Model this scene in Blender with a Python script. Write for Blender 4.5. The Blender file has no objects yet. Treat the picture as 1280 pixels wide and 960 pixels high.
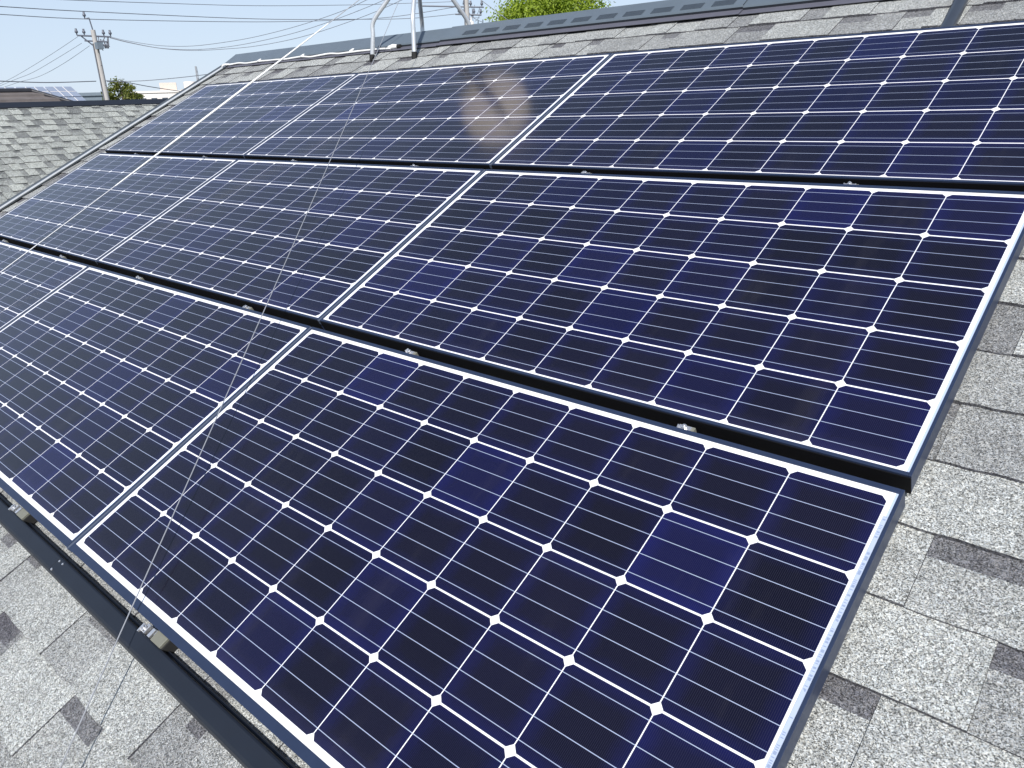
import bpy, bmesh, math, random
from mathutils import Vector, Matrix, Euler

# ------------------------------------------------------------------ camera, sky, sun, exposure
S = bpy.context.scene
COL = S.collection
A = math.atan(0.5)                       # roof pitch, five in ten
CA, SA = math.cos(A), math.sin(A)
ZS = 5.9894                              # height of the panel plane's origin above the ground

cam_d = bpy.data.cameras.new('camera')
cam = bpy.data.objects.new('camera', cam_d)
COL.objects.link(cam)
R_ = Vector((0.74729381, 0.66366958, -0.03308556))
U_ = Vector((-0.2080171, 0.28093522, 0.9369121))
B_ = Vector((0.63109496, -0.69326625, 0.34799577))
M = Matrix((R_, U_, B_)).transposed().to_4x4()
M.translation = Vector((1.8613, -1.1909, 0.6106 + ZS))
cam.matrix_world = M
cam_d.sensor_width = 36.0
cam_d.lens = 955.33 / 1280 * 36
cam_d.clip_start = 0.05
cam_d.clip_end = 2000
S.camera = cam

SUN = Vector((0.47, -0.63, 0.66)).normalized()       # towards the sun
sun_el = math.asin(SUN.z)
sun_az = math.atan2(SUN.x, SUN.y)

world = bpy.data.worlds.new('World')
S.world = world
world.use_nodes = True
wn = world.node_tree
for n in list(wn.nodes):
    wn.nodes.remove(n)
wo = wn.nodes.new('ShaderNodeOutputWorld')
bg = wn.nodes.new('ShaderNodeBackground')
sky = wn.nodes.new('ShaderNodeTexSky')
sky.sky_type = 'NISHITA'
sky.sun_disc = False
sky.sun_elevation = sun_el
sky.sun_rotation = sun_az
sky.altitude = 0
sky.air_density = 1.0
sky.dust_density = 0.25
sky.ozone_density = 4.5
bg.inputs['Strength'].default_value = 0.085
# pale spring haze low in the sky, thinning with height
tcw = wn.nodes.new('ShaderNodeTexCoord')
sxw = wn.nodes.new('ShaderNodeSeparateXYZ')
wn.links.new(tcw.outputs['Generated'], sxw.inputs[0])
mr = wn.nodes.new('ShaderNodeMapRange')
mr.inputs['From Min'].default_value = 0.0
mr.inputs['From Max'].default_value = 0.75
mr.inputs['To Min'].default_value = 0.86
mr.inputs['To Max'].default_value = 0.06
wn.links.new(sxw.outputs[2], mr.inputs['Value'])
hz = wn.nodes.new('ShaderNodeMix'); hz.data_type = 'RGBA'
wn.links.new(mr.outputs[0], hz.inputs[0])
wn.links.new(sky.outputs[0], hz.inputs[6])
hz.inputs[7].default_value = (5.9, 6.85, 8.3, 1)
wn.links.new(hz.outputs[2], bg.inputs['Color'])
wn.links.new(bg.outputs[0], wo.inputs['Surface'])

sd = bpy.data.lights.new('sun', 'SUN')
sd.energy = 4.2
sd.angle = math.radians(0.5)
sd.color = (1.0, 0.962, 0.91)
sun = bpy.data.objects.new('sun', sd)
COL.objects.link(sun)
sun.rotation_euler = SUN.to_track_quat('Z', 'Y').to_euler()

S.view_settings.view_transform = 'Standard'
S.view_settings.look = 'None'
S.view_settings.gamma = 1.0
S.view_settings.use_curve_mapping = False
S.view_settings.exposure = 0.45

rng = random.Random(7)

# ------------------------------------------------------------------ node helpers
class NT:
    def __init__(s, name):
        s.m = bpy.data.materials.new(name)
        s.m.use_nodes = True
        s.t = s.m.node_tree
        s.b = s.t.nodes['Principled BSDF']
        s.out = s.t.nodes['Material Output']
    def n(s, typ, **kw):
        n = s.t.nodes.new(typ)
        for k, v in kw.items():
            setattr(n, k, v)
        return n
    def l(s, a, b):
        s.t.links.new(a, b)
    def _in(s, sock, v):
        if isinstance(v, (int, float, tuple, list)):
            sock.default_value = v
        else:
            s.l(v, sock)
    def math(s, op, a, b=None, c=None, clamp=False):
        n = s.n('ShaderNodeMath', operation=op)
        n.use_clamp = clamp
        s._in(n.inputs[0], a)
        if b is not None: s._in(n.inputs[1], b)
        if c is not None: s._in(n.inputs[2], c)
        return n.outputs[0]
    def mix(s, f, a, b, blend='MIX'):
        n = s.n('ShaderNodeMix', data_type='RGBA', blend_type=blend)
        s._in(n.inputs[0], f)
        s._in(n.inputs[6], a if not isinstance(a, tuple) else (*a[:3], 1))
        s._in(n.inputs[7], b if not isinstance(b, tuple) else (*b[:3], 1))
        return n.outputs[2]
    def noise(s, scale, detail=3, rough=0.5, vec=None):
        n = s.n('ShaderNodeTexNoise')
        n.inputs['Scale'].default_value = scale
        n.inputs['Detail'].default_value = detail
        n.inputs['Roughness'].default_value = rough
        if vec is not None: s.l(vec, n.inputs['Vector'])
        return n.outputs['Fac']
    def ramp(s, fac, stops, interp='LINEAR'):
        n = s.n('ShaderNodeValToRGB')
        cr = n.color_ramp
        cr.interpolation = interp
        while len(cr.elements) < len(stops):
            cr.elements.new(0.5)
        for e, (p, c) in zip(cr.elements, stops):
            e.position = p
            e.color = (*c, 1) if isinstance(c, tuple) else (c, c, c, 1)
        s.l(fac, n.inputs[0])
        return n.outputs[0]
    def obj(s):
        return s.n('ShaderNodeTexCoord').outputs['Object']
    def set(s, **kw):
        for k, v in kw.items():
            s._in(s.b.inputs[k.replace('_', ' ')], v if not (isinstance(v, tuple) and len(v) == 3) else (*v, 1))
    def bump(s, h, strength=0.3, dist=0.002):
        n = s.n('ShaderNodeBump')
        n.inputs['Strength'].default_value = strength
        n.inputs['Distance'].default_value = dist
        s.l(h, n.inputs['Height'])
        s.l(n.outputs[0], s.b.inputs['Normal'])

def plain(name, col, rough=0.5, metal=0.0, spec=0.5, var=0.12, scale=20, bump=0.0):
    t = NT(name)
    v = t.noise(scale, 4, 0.6, t.obj())
    f = t.math('MULTIPLY_ADD', v, 2 * var, 1 - var)
    c = t.mix(1.0, col, (1, 1, 1), 'MULTIPLY')
    n = t.n('ShaderNodeVectorMath', operation='SCALE')
    t.l(c, n.inputs[0]); t.l(f, n.inputs['Scale'])
    t.l(n.outputs[0], t.b.inputs['Base Color'])
    r = t.math('MULTIPLY_ADD', t.noise(scale * 2.3, 3, 0.6, t.obj()), 0.25 * rough, rough * 0.875)
    t.set(Roughness=r, Metallic=metal, Specular_IOR_Level=spec)
    if bump:
        t.bump(t.noise(scale * 4, 4, 0.6, t.obj()), bump)
    return t.m

# ------------------------------------------------------------------ materials
def shingle_mat(name, light, mid, dark, gscale=430, blotch=0.7):
    t = NT(name)
    o = t.obj()
    at = t.n('ShaderNodeAttribute', attribute_name='tone').outputs['Fac']
    at = t.math('ADD', at, t.math('MULTIPLY_ADD', t.noise(75, 3, 0.7, o), 0.44, -0.22))
    at = t.math('ADD', at, t.math('MULTIPLY_ADD', t.noise(9, 3, 0.6, o), 0.30, -0.15), clamp=True)
    base = t.ramp(at, [(0.0, dark), (0.5, mid), (1.0, light)])
    v = t.n('ShaderNodeTexVoronoi')
    v.inputs['Scale'].default_value = gscale
    t.l(o, v.inputs['Vector'])
    sep = t.n('ShaderNodeSeparateColor')
    t.l(v.outputs['Color'], sep.inputs[0])
    g1 = t.ramp(sep.outputs[0], [(0.0, 0.16), (0.20, 0.42), (0.5, 0.92), (0.8, 1.25), (1.0, 1.6)])
    v2 = t.n('ShaderNodeTexVoronoi')
    v2.inputs['Scale'].default_value = gscale * 0.42
    t.l(o, v2.inputs['Vector'])
    sep2 = t.n('ShaderNodeSeparateColor')
    t.l(v2.outputs['Color'], sep2.inputs[0])
    g2 = t.math('MULTIPLY_ADD', sep2.outputs[1], 0.55, 0.72)
    blot = t.math('MULTIPLY_ADD', t.noise(11, 5, 0.65, o), blotch, 1.0 - blotch / 2)
    stain = t.math('MULTIPLY_ADD', t.noise(1.3, 4, 0.6, o), 0.35, 0.82)
    k = t.math('MULTIPLY', t.math('MULTIPLY', g2, blot), stain)
    n = t.n('ShaderNodeVectorMath', operation='SCALE')
    t.l(t.mix(1.0, base, g1, 'MULTIPLY'), n.inputs[0]); t.l(k, n.inputs['Scale'])
    # a little warm / cool scatter between granules
    hue = t.mix(sep.outputs[2], (1.05, 1.0, 0.93), (0.95, 0.99, 1.05))
    t.l(t.mix(1.0, n.outputs[0], hue, 'MULTIPLY'), t.b.inputs['Base Color'])
    t.set(Roughness=0.92, Specular_IOR_Level=0.25)
    t.bump(t.math('ADD', sep.outputs[0], t.math('MULTIPLY', t.noise(160, 3, 0.6, o), 1.2)), 0.55, 0.0016)
    return t.m

M_SHINGLE = shingle_mat('grey_granule_shingle', (0.385, 0.399, 0.388), (0.225, 0.231, 0.235), (0.085, 0.083, 0.098), 620, 0.5)
M_SHINGLE_B = shingle_mat('sage_granule_shingle', (0.385, 0.402, 0.375), (0.255, 0.268, 0.258), (0.11, 0.115, 0.12), 300, 0.15)

P = 0.158          # pitch of the cells along the eave
PV = 0.1585        # pitch of the cells up the slope

def cell_mat():
    t = NT('cell_laminate')
    tc = t.obj()
    sx = t.n('ShaderNodeSeparateXYZ'); t.l(tc, sx.inputs[0])
    X, Y = sx.outputs[0], t.math('MULTIPLY', sx.outputs[1], -1.0)
    cx, cy = t.math('DIVIDE', X, P), t.math('DIVIDE', Y, PV)
    ix, iy = t.math('FLOOR', cx), t.math('FLOOR', cy)
    fx, fy = t.math('SUBTRACT', cx, ix), t.math('SUBTRACT', cy, iy)
    dx = t.math('MULTIPLY', t.math('MINIMUM', fx, t.math('SUBTRACT', 1.0, fx)), P)
    dy = t.math('MULTIPLY', t.math('MINIMUM', fy, t.math('SUBTRACT', 1.0, fy)), PV)
    inx = t.math('MULTIPLY', t.math('GREATER_THAN', cx, 0.0), t.math('LESS_THAN', cx, 10.0))
    iny = t.math('MULTIPLY', t.math('GREATER_THAN', cy, 0.0), t.math('LESS_THAN', cy, 5.0))
    ins = t.math('MULTIPLY', inx, iny)
    cell = t.math('MULTIPLY', t.math('GREATER_THAN', dx, 0.00095), t.math('GREATER_THAN', dy, 0.00175))
    cell = t.math('MULTIPLY', cell, t.math('GREATER_THAN', t.math('ADD', dx, dy), 0.0118))
    cell = t.math('MULTIPLY', cell, ins)
    # busbars: four to a cell
    b4 = t.math('FRACT', t.math('MULTIPLY', fy, 4.0))
    bd = t.math('MULTIPLY', t.math('ABSOLUTE', t.math('SUBTRACT', b4, 0.5)), PV / 4)
    bus = t.math('LESS_THAN', bd, 0.00062)
    # fingers: fine silver threads across the busbars
    fg = t.math('FRACT', t.math('DIVIDE', X, 0.0030))
    fing = t.math('LESS_THAN', fg, 0.13)
    # edge distance of the cell, bluer coat near its rim
    ed = t.math('MINIMUM', dx, dy)
    info = t.n('ShaderNodeObjectInfo')
    cv = t.n('ShaderNodeCombineXYZ')
    t.l(ix, cv.inputs[0]); t.l(iy, cv.inputs[1]); t.l(t.math('MULTIPLY', info.outputs['Random'], 37.0), cv.inputs[2])
    wn_ = t.n('ShaderNodeTexWhiteNoise'); t.l(cv.outputs[0], wn_.inputs['Vector'])
    rnd = wn_.outputs['Value']
    soft = t.math('MULTIPLY_ADD', t.noise(28, 3, 0.6, tc), 0.018, -0.009)
    rim = t.math('SUBTRACT', 1.0, t.math('DIVIDE', t.math('ADD', ed, soft), 0.034), clamp=True)
    blue = t.math('ADD', t.math('MULTIPLY', rim, 0.55), t.math('MULTIPLY', t.math('POWER', rnd, 6.0), 0.65), clamp=True)
    colc = t.mix(blue, (0.0036, 0.0033, 0.0125), (0.0048, 0.0058, 0.058))
    wn2 = t.n('ShaderNodeTexWhiteNoise'); 
    cv2 = t.n('ShaderNodeVectorMath', operation='ADD'); t.l(cv.outputs[0], cv2.inputs[0]); cv2.inputs[1].default_value = (3.7, 9.1, 1.3)
    t.l(cv2.outputs[0], wn2.inputs['Vector'])
    sc = t.n('ShaderNodeVectorMath', operation='SCALE'); t.l(colc, sc.inputs[0]); t.l(t.math('MULTIPLY_ADD', wn2.outputs['Value'], 0.5, 0.75), sc.inputs['Scale'])
    colc = t.mix(t.math('MULTIPLY', fing, 0.20), sc.outputs[0], (0.12, 0.12, 0.15))
    colc = t.mix(t.math('MULTIPLY', bus, 0.85), colc, (0.38, 0.44, 0.60))
    edge = t.math('GREATER_THAN', X, 10 * P + 0.0072)  # frame lip's reflection painted as a pale blue band in the margin
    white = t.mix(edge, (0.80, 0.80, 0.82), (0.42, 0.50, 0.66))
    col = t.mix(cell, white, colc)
    # thin dust
    dust = t.math('MULTIPLY', t.noise(5.5, 6, 0.7, tc), 0.006)
    low_e = t.math('SUBTRACT', 1.0, t.math('DIVIDE', t.math('SUBTRACT', 5 * PV + 0.004, Y), 0.045), clamp=True)
    dust = t.math('ADD', dust, t.math('MULTIPLY', t.math('MULTIPLY', low_e, t.noise(24, 5, 0.7, tc)), 0.035))
    mp = t.n('ShaderNodeMapping'); mp.inputs['Scale'].default_value = (9.0, 1.6, 1.0); t.l(tc, mp.inputs['Vector'])
    mpo = t.n('ShaderNodeVectorMath', operation='ADD'); t.l(mp.outputs[0], mpo.inputs[0])
    cvo = t.n('ShaderNodeCombineXYZ'); t.l(t.math('MULTIPLY', info.outputs['Random'], 50.0), cvo.inputs[0]); t.l(cvo.outputs[0], mpo.inputs[1])
    streak = t.math('MULTIPLY', t.math('SUBTRACT', t.noise(1.0, 6, 0.65, mpo.outputs[0]), 0.56, clamp=True), 0.10)
    dust = t.math('ADD', dust, streak)
    col = t.mix(dust, col, (0.45, 0.42, 0.37))
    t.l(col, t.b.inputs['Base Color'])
    rr = t.math('MULTIPLY_ADD', t.noise(3.0, 4, 0.6, tc), 0.05, 0.105)
    t.set(Roughness=rr, IOR=1.44, Specular_IOR_Level=0.5)
    return t.m

M_CELL = cell_mat()
M_FRAME = plain('black_anodised_frame', (0.020, 0.031, 0.066), 0.40, 0.0, 0.4, 0.15, 30)
M_RAIL = plain('navy_painted_rail', (0.010, 0.0135, 0.022), 0.45, 0.0, 0.45, 0.2, 14)
M_STRIP = plain('joint_strip_grey', (0.07, 0.085, 0.12), 0.4, 0.0, 0.5, 0.15, 30)
M_STEEL = plain('bright_clamp_steel', (0.80, 0.80, 0.81), 0.27, 0.8, 0.5, 0.15, 90)
M_OLIVE = plain('olive_bracket', (0.20, 0.20, 0.165), 0.5, 0.2, 0.4, 0.15, 60)
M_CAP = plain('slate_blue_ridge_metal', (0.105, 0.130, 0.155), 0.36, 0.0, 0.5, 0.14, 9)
M_LOUVRE = plain('louvre_grey', (0.066, 0.083, 0.104), 0.45, 0.0, 0.4, 0.15, 20)
M_GAPSHADE = plain('gap_shade_black', (0.004, 0.004, 0.005), 0.7, 0.0, 0.15, 0.15, 20)
M_LEDGE = plain('pale_verge_ledge', (0.50, 0.52, 0.54), 0.5, 0.0, 0.4, 0.15, 12)
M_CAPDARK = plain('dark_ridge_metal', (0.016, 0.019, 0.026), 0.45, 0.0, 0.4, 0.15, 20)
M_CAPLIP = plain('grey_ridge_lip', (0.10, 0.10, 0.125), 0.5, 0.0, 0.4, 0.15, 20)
M_TRIM = plain('verge_metal', (0.075, 0.088, 0.10), 0.4, 0.0, 0.5, 0.15, 12)
M_GALV = plain('galvanised_pipe', (0.62, 0.64, 0.66), 0.38, 0.55, 0.5, 0.1, 60)
M_RUBBER = plain('black_rubber', (0.02, 0.02, 0.02), 0.8, 0.0, 0.3, 0.2, 60)
M_WHITE = plain('white_plastic', (0.78, 0.78, 0.76), 0.45, 0.0, 0.4, 0.08, 30)
M_WIRE = plain('stranded_wire', (0.45, 0.46, 0.48), 0.45, 0.5, 0.5, 0.1, 80)
M_PIPE = plain('dark_conduit', (0.035, 0.042, 0.055), 0.3, 0.0, 0.55, 0.15, 30)
M_DISH = plain('dish_white', (0.88, 0.77, 0.65), 0.5, 0.0, 0.4, 0.08, 20)
M_WALL = plain('cream_wall', (0.62, 0.58, 0.50), 0.85, 0.0, 0.3, 0.08, 6, 0.1)
M_WOOD = plain('roof_deck', (0.10, 0.09, 0.08), 0.9, 0.0, 0.2, 0.2, 6)
M_CONC = plain('pole_concrete', (0.40, 0.385, 0.37), 0.85, 0.0, 0.3, 0.15, 3)
M_CABLE = plain('hazed_cable', (0.13, 0.14, 0.165), 0.6, 0.0, 0.4, 0.1, 20)  # distance haze painted in: cable colour lifted to grey
M_INSUL = plain('insulator_grey', (0.10, 0.11, 0.14), 0.4, 0.0, 0.5, 0.2, 10)
M_TANK = plain('transformer_grey', (0.16, 0.20, 0.24), 0.5, 0.1, 0.5, 0.15, 4)
M_TILE = plain('brown_roof_tile', (0.15, 0.132, 0.126), 0.6, 0.0, 0.4, 0.4, 4.0, 0.2)
M_TILEDK = plain('dark_ridge_tile', (0.025, 0.026, 0.032), 0.5, 0.0, 0.4, 0.2, 4)
M_BWHITE = plain('building_white', (0.74, 0.70, 0.66), 0.85, 0.0, 0.3, 0.07, 1.2)
M_BTAN = plain('building_tan', (0.58, 0.50, 0.44), 0.85, 0.0, 0.3, 0.1, 1.2)
M_WINDOW = plain('window_dark', (0.06, 0.075, 0.095), 0.15, 0.0, 0.5, 0.2, 1.0)
M_FARPV = plain('far_panel_blue', (0.26, 0.30, 0.38), 0.3, 0.0, 0.6, 0.2, 2.0)  # sky reflection painted in: base colour made paler
M_PALE = plain('pale_roof_sheet', (0.60, 0.62, 0.66), 0.5, 0.0, 0.4, 0.1, 2.0)
M_GROUND = plain('ground_soil', (0.16, 0.16, 0.13), 0.95, 0.0, 0.2, 0.35, 0.15)
M_BARK = plain('bark', (0.10, 0.075, 0.055), 0.9, 0.0, 0.2, 0.3, 6, 0.3)

def leaf_mat(name, c0, c1):
    t = NT(name)
    oi = t.n('ShaderNodeAttribute', attribute_name='tone').outputs['Fac']
    col = t.mix(oi, c0, c1)
    t.l(col, t.b.inputs['Base Color'])
    t.set(Roughness=0.55, Specular_IOR_Level=0.35)
    tr = t.n('ShaderNodeBsdfTranslucent')
    br = t.mix(1.0, col, (1.25, 1.35, 0.6), 'MULTIPLY')
    t.l(br, tr.inputs['Color'])
    ms = t.n('ShaderNodeMixShader'); ms.inputs[0].default_value = 0.38
    t.l(t.b.outputs[0], ms.inputs[1]); t.l(tr.outputs[0], ms.inputs[2])
    t.l(ms.outputs[0], t.out.inputs['Surface'])
    return t.m
M_LEAF = leaf_mat('bright_spring_leaves', (0.145, 0.215, 0.020), (0.35, 0.44, 0.045))
M_LEAF2 = leaf_mat('olive_leaves', (0.07, 0.10, 0.02), (0.16, 0.17, 0.03))

def label_mat():
    t = NT('serial_strip')
    o = t.obj()
    sx = t.n('ShaderNodeSeparateXYZ'); t.l(o, sx.inputs[0])
    cv = t.n('ShaderNodeCombineXYZ')
    t.l(t.math('FLOOR', t.math('DIVIDE', sx.outputs[1], 0.0016)), cv.inputs[1])
    w = t.n('ShaderNodeTexWhiteNoise'); t.l(cv.outputs[0], w.inputs['Vector'])
    x = t.math('ABSOLUTE', sx.outputs[0])
    ink = t.math('MULTIPLY', t.math('GREATER_THAN', w.outputs['Value'], 0.55), t.math('LESS_THAN', x, 0.0022))
    ink = t.math('MULTIPLY', ink, t.math('GREATER_THAN', t.noise(14, 2, 0.5, o), 0.45))
    t.l(t.mix(t.math('MULTIPLY', ink, 0.55), (0.40, 0.46, 0.58), (0.13, 0.18, 0.30)), t.b.inputs['Base Color'])
    t.set(Roughness=0.3)
    return t.m
M_LABEL = label_mat()

# ------------------------------------------------------------------ mesh builder
def rp(u, v, n=0.0):
    """roof coordinates (along the eave, up the slope, off the panel plane) to world"""
    return Vector((u, v * CA - n * SA, v * SA + n * CA + ZS))

class MB:
    def __init__(s):
        s.v, s.f, s.mi, s.tone, s.sm = [], [], [], [], []
    def face(s, pts, mi=0, tone=0.5, smooth=False):
        b = len(s.v)
        s.v += [tuple(p) for p in pts]
        s.f.append(tuple(range(b, b + len(pts))))
        s.mi.append(mi); s.tone.append(tone); s.sm.append(smooth)
    def mesh(s, verts, faces, mi=0, tone=0.5, smooth=False):
        b = len(s.v)
        s.v += [tuple(p) for p in verts]
        for f in faces:
            s.f.append(tuple(b + i for i in f)); s.mi.append(mi); s.tone.append(tone); s.sm.append(smooth)
    def box(s, x0, x1, y0, y1, z0, z1, mi=0, tone=0.5, xf=None):
        vs = [Vector(p) for p in ((x0,y0,z0),(x1,y0,z0),(x1,y1,z0),(x0,y1,z0),(x0,y0,z1),(x1,y0,z1),(x1,y1,z1),(x0,y1,z1))]
        if xf is not None: vs = [xf @ p for p in vs]
        s.mesh(vs, [(3,2,1,0),(4,5,6,7),(0,1,5,4),(1,2,6,5),(2,3,7,6),(3,0,4,7)], mi, tone)
    def tube(s, pts, r, seg=8, mi=0, cap=True, tone=0.5):
        pts = [Vector(p) for p in pts]
        rs = r if isinstance(r, (list, tuple)) else [r] * len(pts)
        rings, up = [], None
        for i, p in enumerate(pts):
            d = (pts[min(i+1, len(pts)-1)] - pts[max(i-1, 0)]).normalized()
            if up is None:
                up = d.orthogonal().normalized()
            else:
                up = (up - d * up.dot(d)).normalized()
            w = d.cross(up)
            rings.append([p + (up * math.cos(2*math.pi*k/seg) + w * math.sin(2*math.pi*k/seg)) * rs[i] for k in range(seg)])
        vs = [q for rg in rings for q in rg]
        fs = []
        for i in range(len(pts)-1):
            for k in range(seg):
                k2 = (k+1) % seg
                fs.append((i*seg+k, i*seg+k2, (i+1)*seg+k2, (i+1)*seg+k))
        s.mesh(vs, fs, mi, tone, True)
        if cap:
            s.mesh(rings[0], [tuple(reversed(range(seg)))], mi, tone)
            s.mesh(rings[-1], [tuple(range(seg))], mi, tone)
    def profile(s, prof, x0, x1, mi=0):
        """extrude a closed (y, z) profile along x"""
        n = len(prof)
        vs = [(x0, y, z) for y, z in prof] + [(x1, y, z) for y, z in prof]
        fs = [(i, (i+1) % n, n + (i+1) % n, n + i) for i in range(n)]
        fs += [tuple(reversed(range(n))), tuple(range(n, 2*n))]
        s.mesh(vs, fs, mi)
    def build(s, name, mats, parent=None, bevel=0.0):
        me = bpy.data.meshes.new(name)
        me.from_pydata(s.v, [], s.f)
        if not isinstance(mats, (list, tuple)): mats = [mats]
        for m in mats: me.materials.append(m)
        me.polygons.foreach_set('material_index', s.mi)
        me.polygons.foreach_set('use_smooth', s.sm)
        if len(set(s.tone)) > 1:
            at = me.attributes.new('tone', 'FLOAT', 'FACE')
            at.data.foreach_set('value', s.tone)
        bm = bmesh.new(); bm.from_mesh(me)
        if not any(s.sm) and len(s.v) < 4000:
            bmesh.ops.remove_doubles(bm, verts=bm.verts, dist=1e-6) if bevel else None
        bmesh.ops.recalc_face_normals(bm, faces=bm.faces) if bevel or any(s.sm) else None
        bm.to_mesh(me); bm.free()
        me.update()
        o = bpy.data.objects.new(name, me)
        COL.objects.link(o)
        if parent is not None: o.parent = parent
        if bevel:
            b = o.modifiers.new('bevel', 'BEVEL'); b.width = bevel; b.segments = 2; b.limit_method = 'ANGLE'
        return o

def tag(o, label, cat, group=None):
    o['label'] = label; o['category'] = cat
    if group: o['group'] = group
    return o

def thing(name, label, cat, loc, roof=True, group=None):
    o = bpy.data.objects.new(name, None)
    COL.objects.link(o)
    o.empty_display_size = 0.1
    o.location = rp(*loc) if roof else Vector(loc)
    if roof: o.rotation_euler = (A, 0, 0)
    return tag(o, label, cat, group)

def struct(o):
    o['kind'] = 'structure'
    return o

def catmull(pts, k=6):
    pts = [Vector(p) for p in pts]
    out = []
    for i in range(len(pts)-1):
        p0, p1, p2, p3 = pts[max(i-1,0)], pts[i], pts[i+1], pts[min(i+2,len(pts)-1)]
        for j in range(k):
            t = j / k
            out.append(0.5*((2*p1)+(p2-p0)*t+(2*p0-5*p1+4*p2-p3)*t*t+(3*p1-p0-3*p2+p3)*t**3))
    out.append(pts[-1])
    return out

# ------------------------------------------------------------------ ground
gm = MB()
gm.face([(-900, -900, 0), (900, -900, 0), (900, 900, 0), (-900, 900, 0)])
struct(gm.build('ground', M_GROUND))

# ------------------------------------------------------------------ shingle roofs
HR = -0.062        # roof surface below the panel plane
EXPO = 0.1440

def shingles(mb, u0, u1, vlow, vhigh, h, seed, phase=-0.002, widths=(0.10, 0.13, 0.16, 0.19, 0.23, 0.28), thick=0.0034, pband=0.92, tones=None):
    """laminated shingle courses: every tab a slab of its own with a butt edge"""
    r = random.Random(seed)
    k0 = math.floor((vlow - phase) / EXPO)
    k1 = math.ceil((vhigh - phase) / EXPO)
    for k in range(k0, k1):
        vb = phase + k * EXPO
        if vb + EXPO <= vlow: continue
        top = min(vb + EXPO + 0.006, vhigh)
        u = u0 - r.uniform(0, 0.3)
        over = r.random() < 0.5
        while u < u1:
            w = r.choice(widths) * r.uniform(0.9, 1.1)
            if not over: w = min(w, 0.17) * r.uniform(0.5, 1.0)
            a, b = max(u, u0), min(u + w, u1)
            u += w
            if b - a < 0.004: over = not over; continue
            if over:
                tone = r.choice((0.97, 0.9, 0.82, 1.0, 0.72, 0.58, 0.92, 0.66))
                th = thick
                if tones: tone = r.choice((0.95, 0.85, 1.0, 0.75))
            else:
                tone = r.choice((0.78, 0.86, 0.62, 0.9, 0.70, 0.8, 0.52, 0.46))
                th = 0.0
                if tones: tone = r.choice(tones)
            j = r.uniform(-0.0016, 0.0016)
            e = r.uniform(0.0, 0.0009)
            g = 0.0009 * r.choice((0.15, 0.3, 0.7, 1.0))
            zb, zt = h + 0.0036 + th + e, h - 0.0016 + th * 0.55
            y0 = max(vb + j, vlow)
            x0, x1 = a + g * r.uniform(0.2, 1), b - g * r.uniform(0.2, 1)
            n = max(1, int((x1 - x0) / (0.022 if thick < .005 else .08)))
            ys = [y0 + r.uniform(-0.0014, 0.0014) for _ in range(n + 1)]
            zs = [zb + r.uniform(-0.0006, 0.0008) for _ in range(n + 1)]
            band = (not over) and r.random() < pband
            bh = r.uniform(0.036, 0.052)
            bt = r.uniform(0.08, 0.36)
            b0 = r.choice((0, 0, r.uniform(0, .35))); b1 = r.choice((1, 1, r.uniform(.65, 1)))
            for i in range(n):
                xa, xb = x0 + (x1 - x0) * i / n, x0 + (x1 - x0) * (i + 1) / n
                ya, yb, za, zc = ys[i], ys[i+1], zs[i], zs[i+1]
                mb.face([(xa, ya, h - 0.004), (xb, yb, h - 0.004), (xb, yb, zc), (xa, ya, za)], 0, 0.12)
                if band and b0 <= (i + .5) / n <= b1:
                    ym = top - 0.006 - bh
                    zm = zb + (zt - zb) * (ym - y0) / (top - y0)
                    mb.face([(xa, ya, za), (xb, yb, zc), (xb, ym, zm), (xa, ym, zm)], 0, tone)
                    mb.face([(xa, ym, zm), (xb, ym, zm), (xb, top, zt), (xa, top, zt)], 0, bt)
                else:
                    mb.face([(xa, ya, za), (xb, yb, zc), (xb, top, zt), (xa, top, zt)], 0, tone)
            for xx, sg in ((x0, -1), (x1, 1)):
                q = [(xx, ys[0 if sg < 0 else -1], h - 0.004), (xx, top, h - 0.005), (xx, top, zt), (xx, ys[0 if sg < 0 else -1], zb)]
                mb.face(q if sg > 0 else q[::-1], 0, 0.12)
            over = not over

UL, UR = -3.70, 5.2          # verges
VE, VR = -1.62, 2.262        # eave and ridge, up the slope

house = thing('house', 'house under the solar panels, grey shingle roof with dark metal ridge', 'house', (0, 0, 0))
sh = MB(); shingles(sh, UL, UR, VE, VR, HR, 23)
sh.build('shingle_roof', M_SHINGLE, house)
dk = MB()
dk.box(UL + .01, UR - .01, VE + .01, VR - 0.012, HR - 0.06, HR - 0.0055)
dk.build('roof_deck', M_WOOD, house)
# rear slope, beyond the ridge (its own tilt)
rear = MB()
yr = VR; 
xfm = Matrix.Translation((0, VR, HR)) @ Matrix.Rotation(-2 * A, 4, 'X')
rear.box(UL, UR, 0.004, 3.9, -0.06, 0.0, 0, 0.5, xfm)
rear.build('rear_roof', M_SHINGLE, house)
wl = MB()
inv = Matrix.Rotation(-A, 4, 'X')
def hw(x, y, z):            # world metres to the house's own axes
    return inv @ Vector((x, y, z - ZS))
y_f, y_b = VE * CA + 0.55, VR * CA + 3.9 * CA - 0.5
zt_f, zt_b = ZS + VE * SA + 0.10, ZS + VE * SA + 0.12
ridge = rp(0, VR, HR)
for x0, x1, y0, y1 in ((UL + .35, UR - .35, y_f, y_f + .15), (UL + .35, UR - .35, y_b - .15, y_b)):
    vs = [hw(x, y, z) for z in (0, zt_f) for x, y in ((x0, y0), (x1, y0), (x1, y1), (x0, y1))]
    wl.mesh(vs, [(3,2,1,0),(4,5,6,7),(0,1,5,4),(1,2,6,5),(2,3,7,6),(3,0,4,7)])
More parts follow.
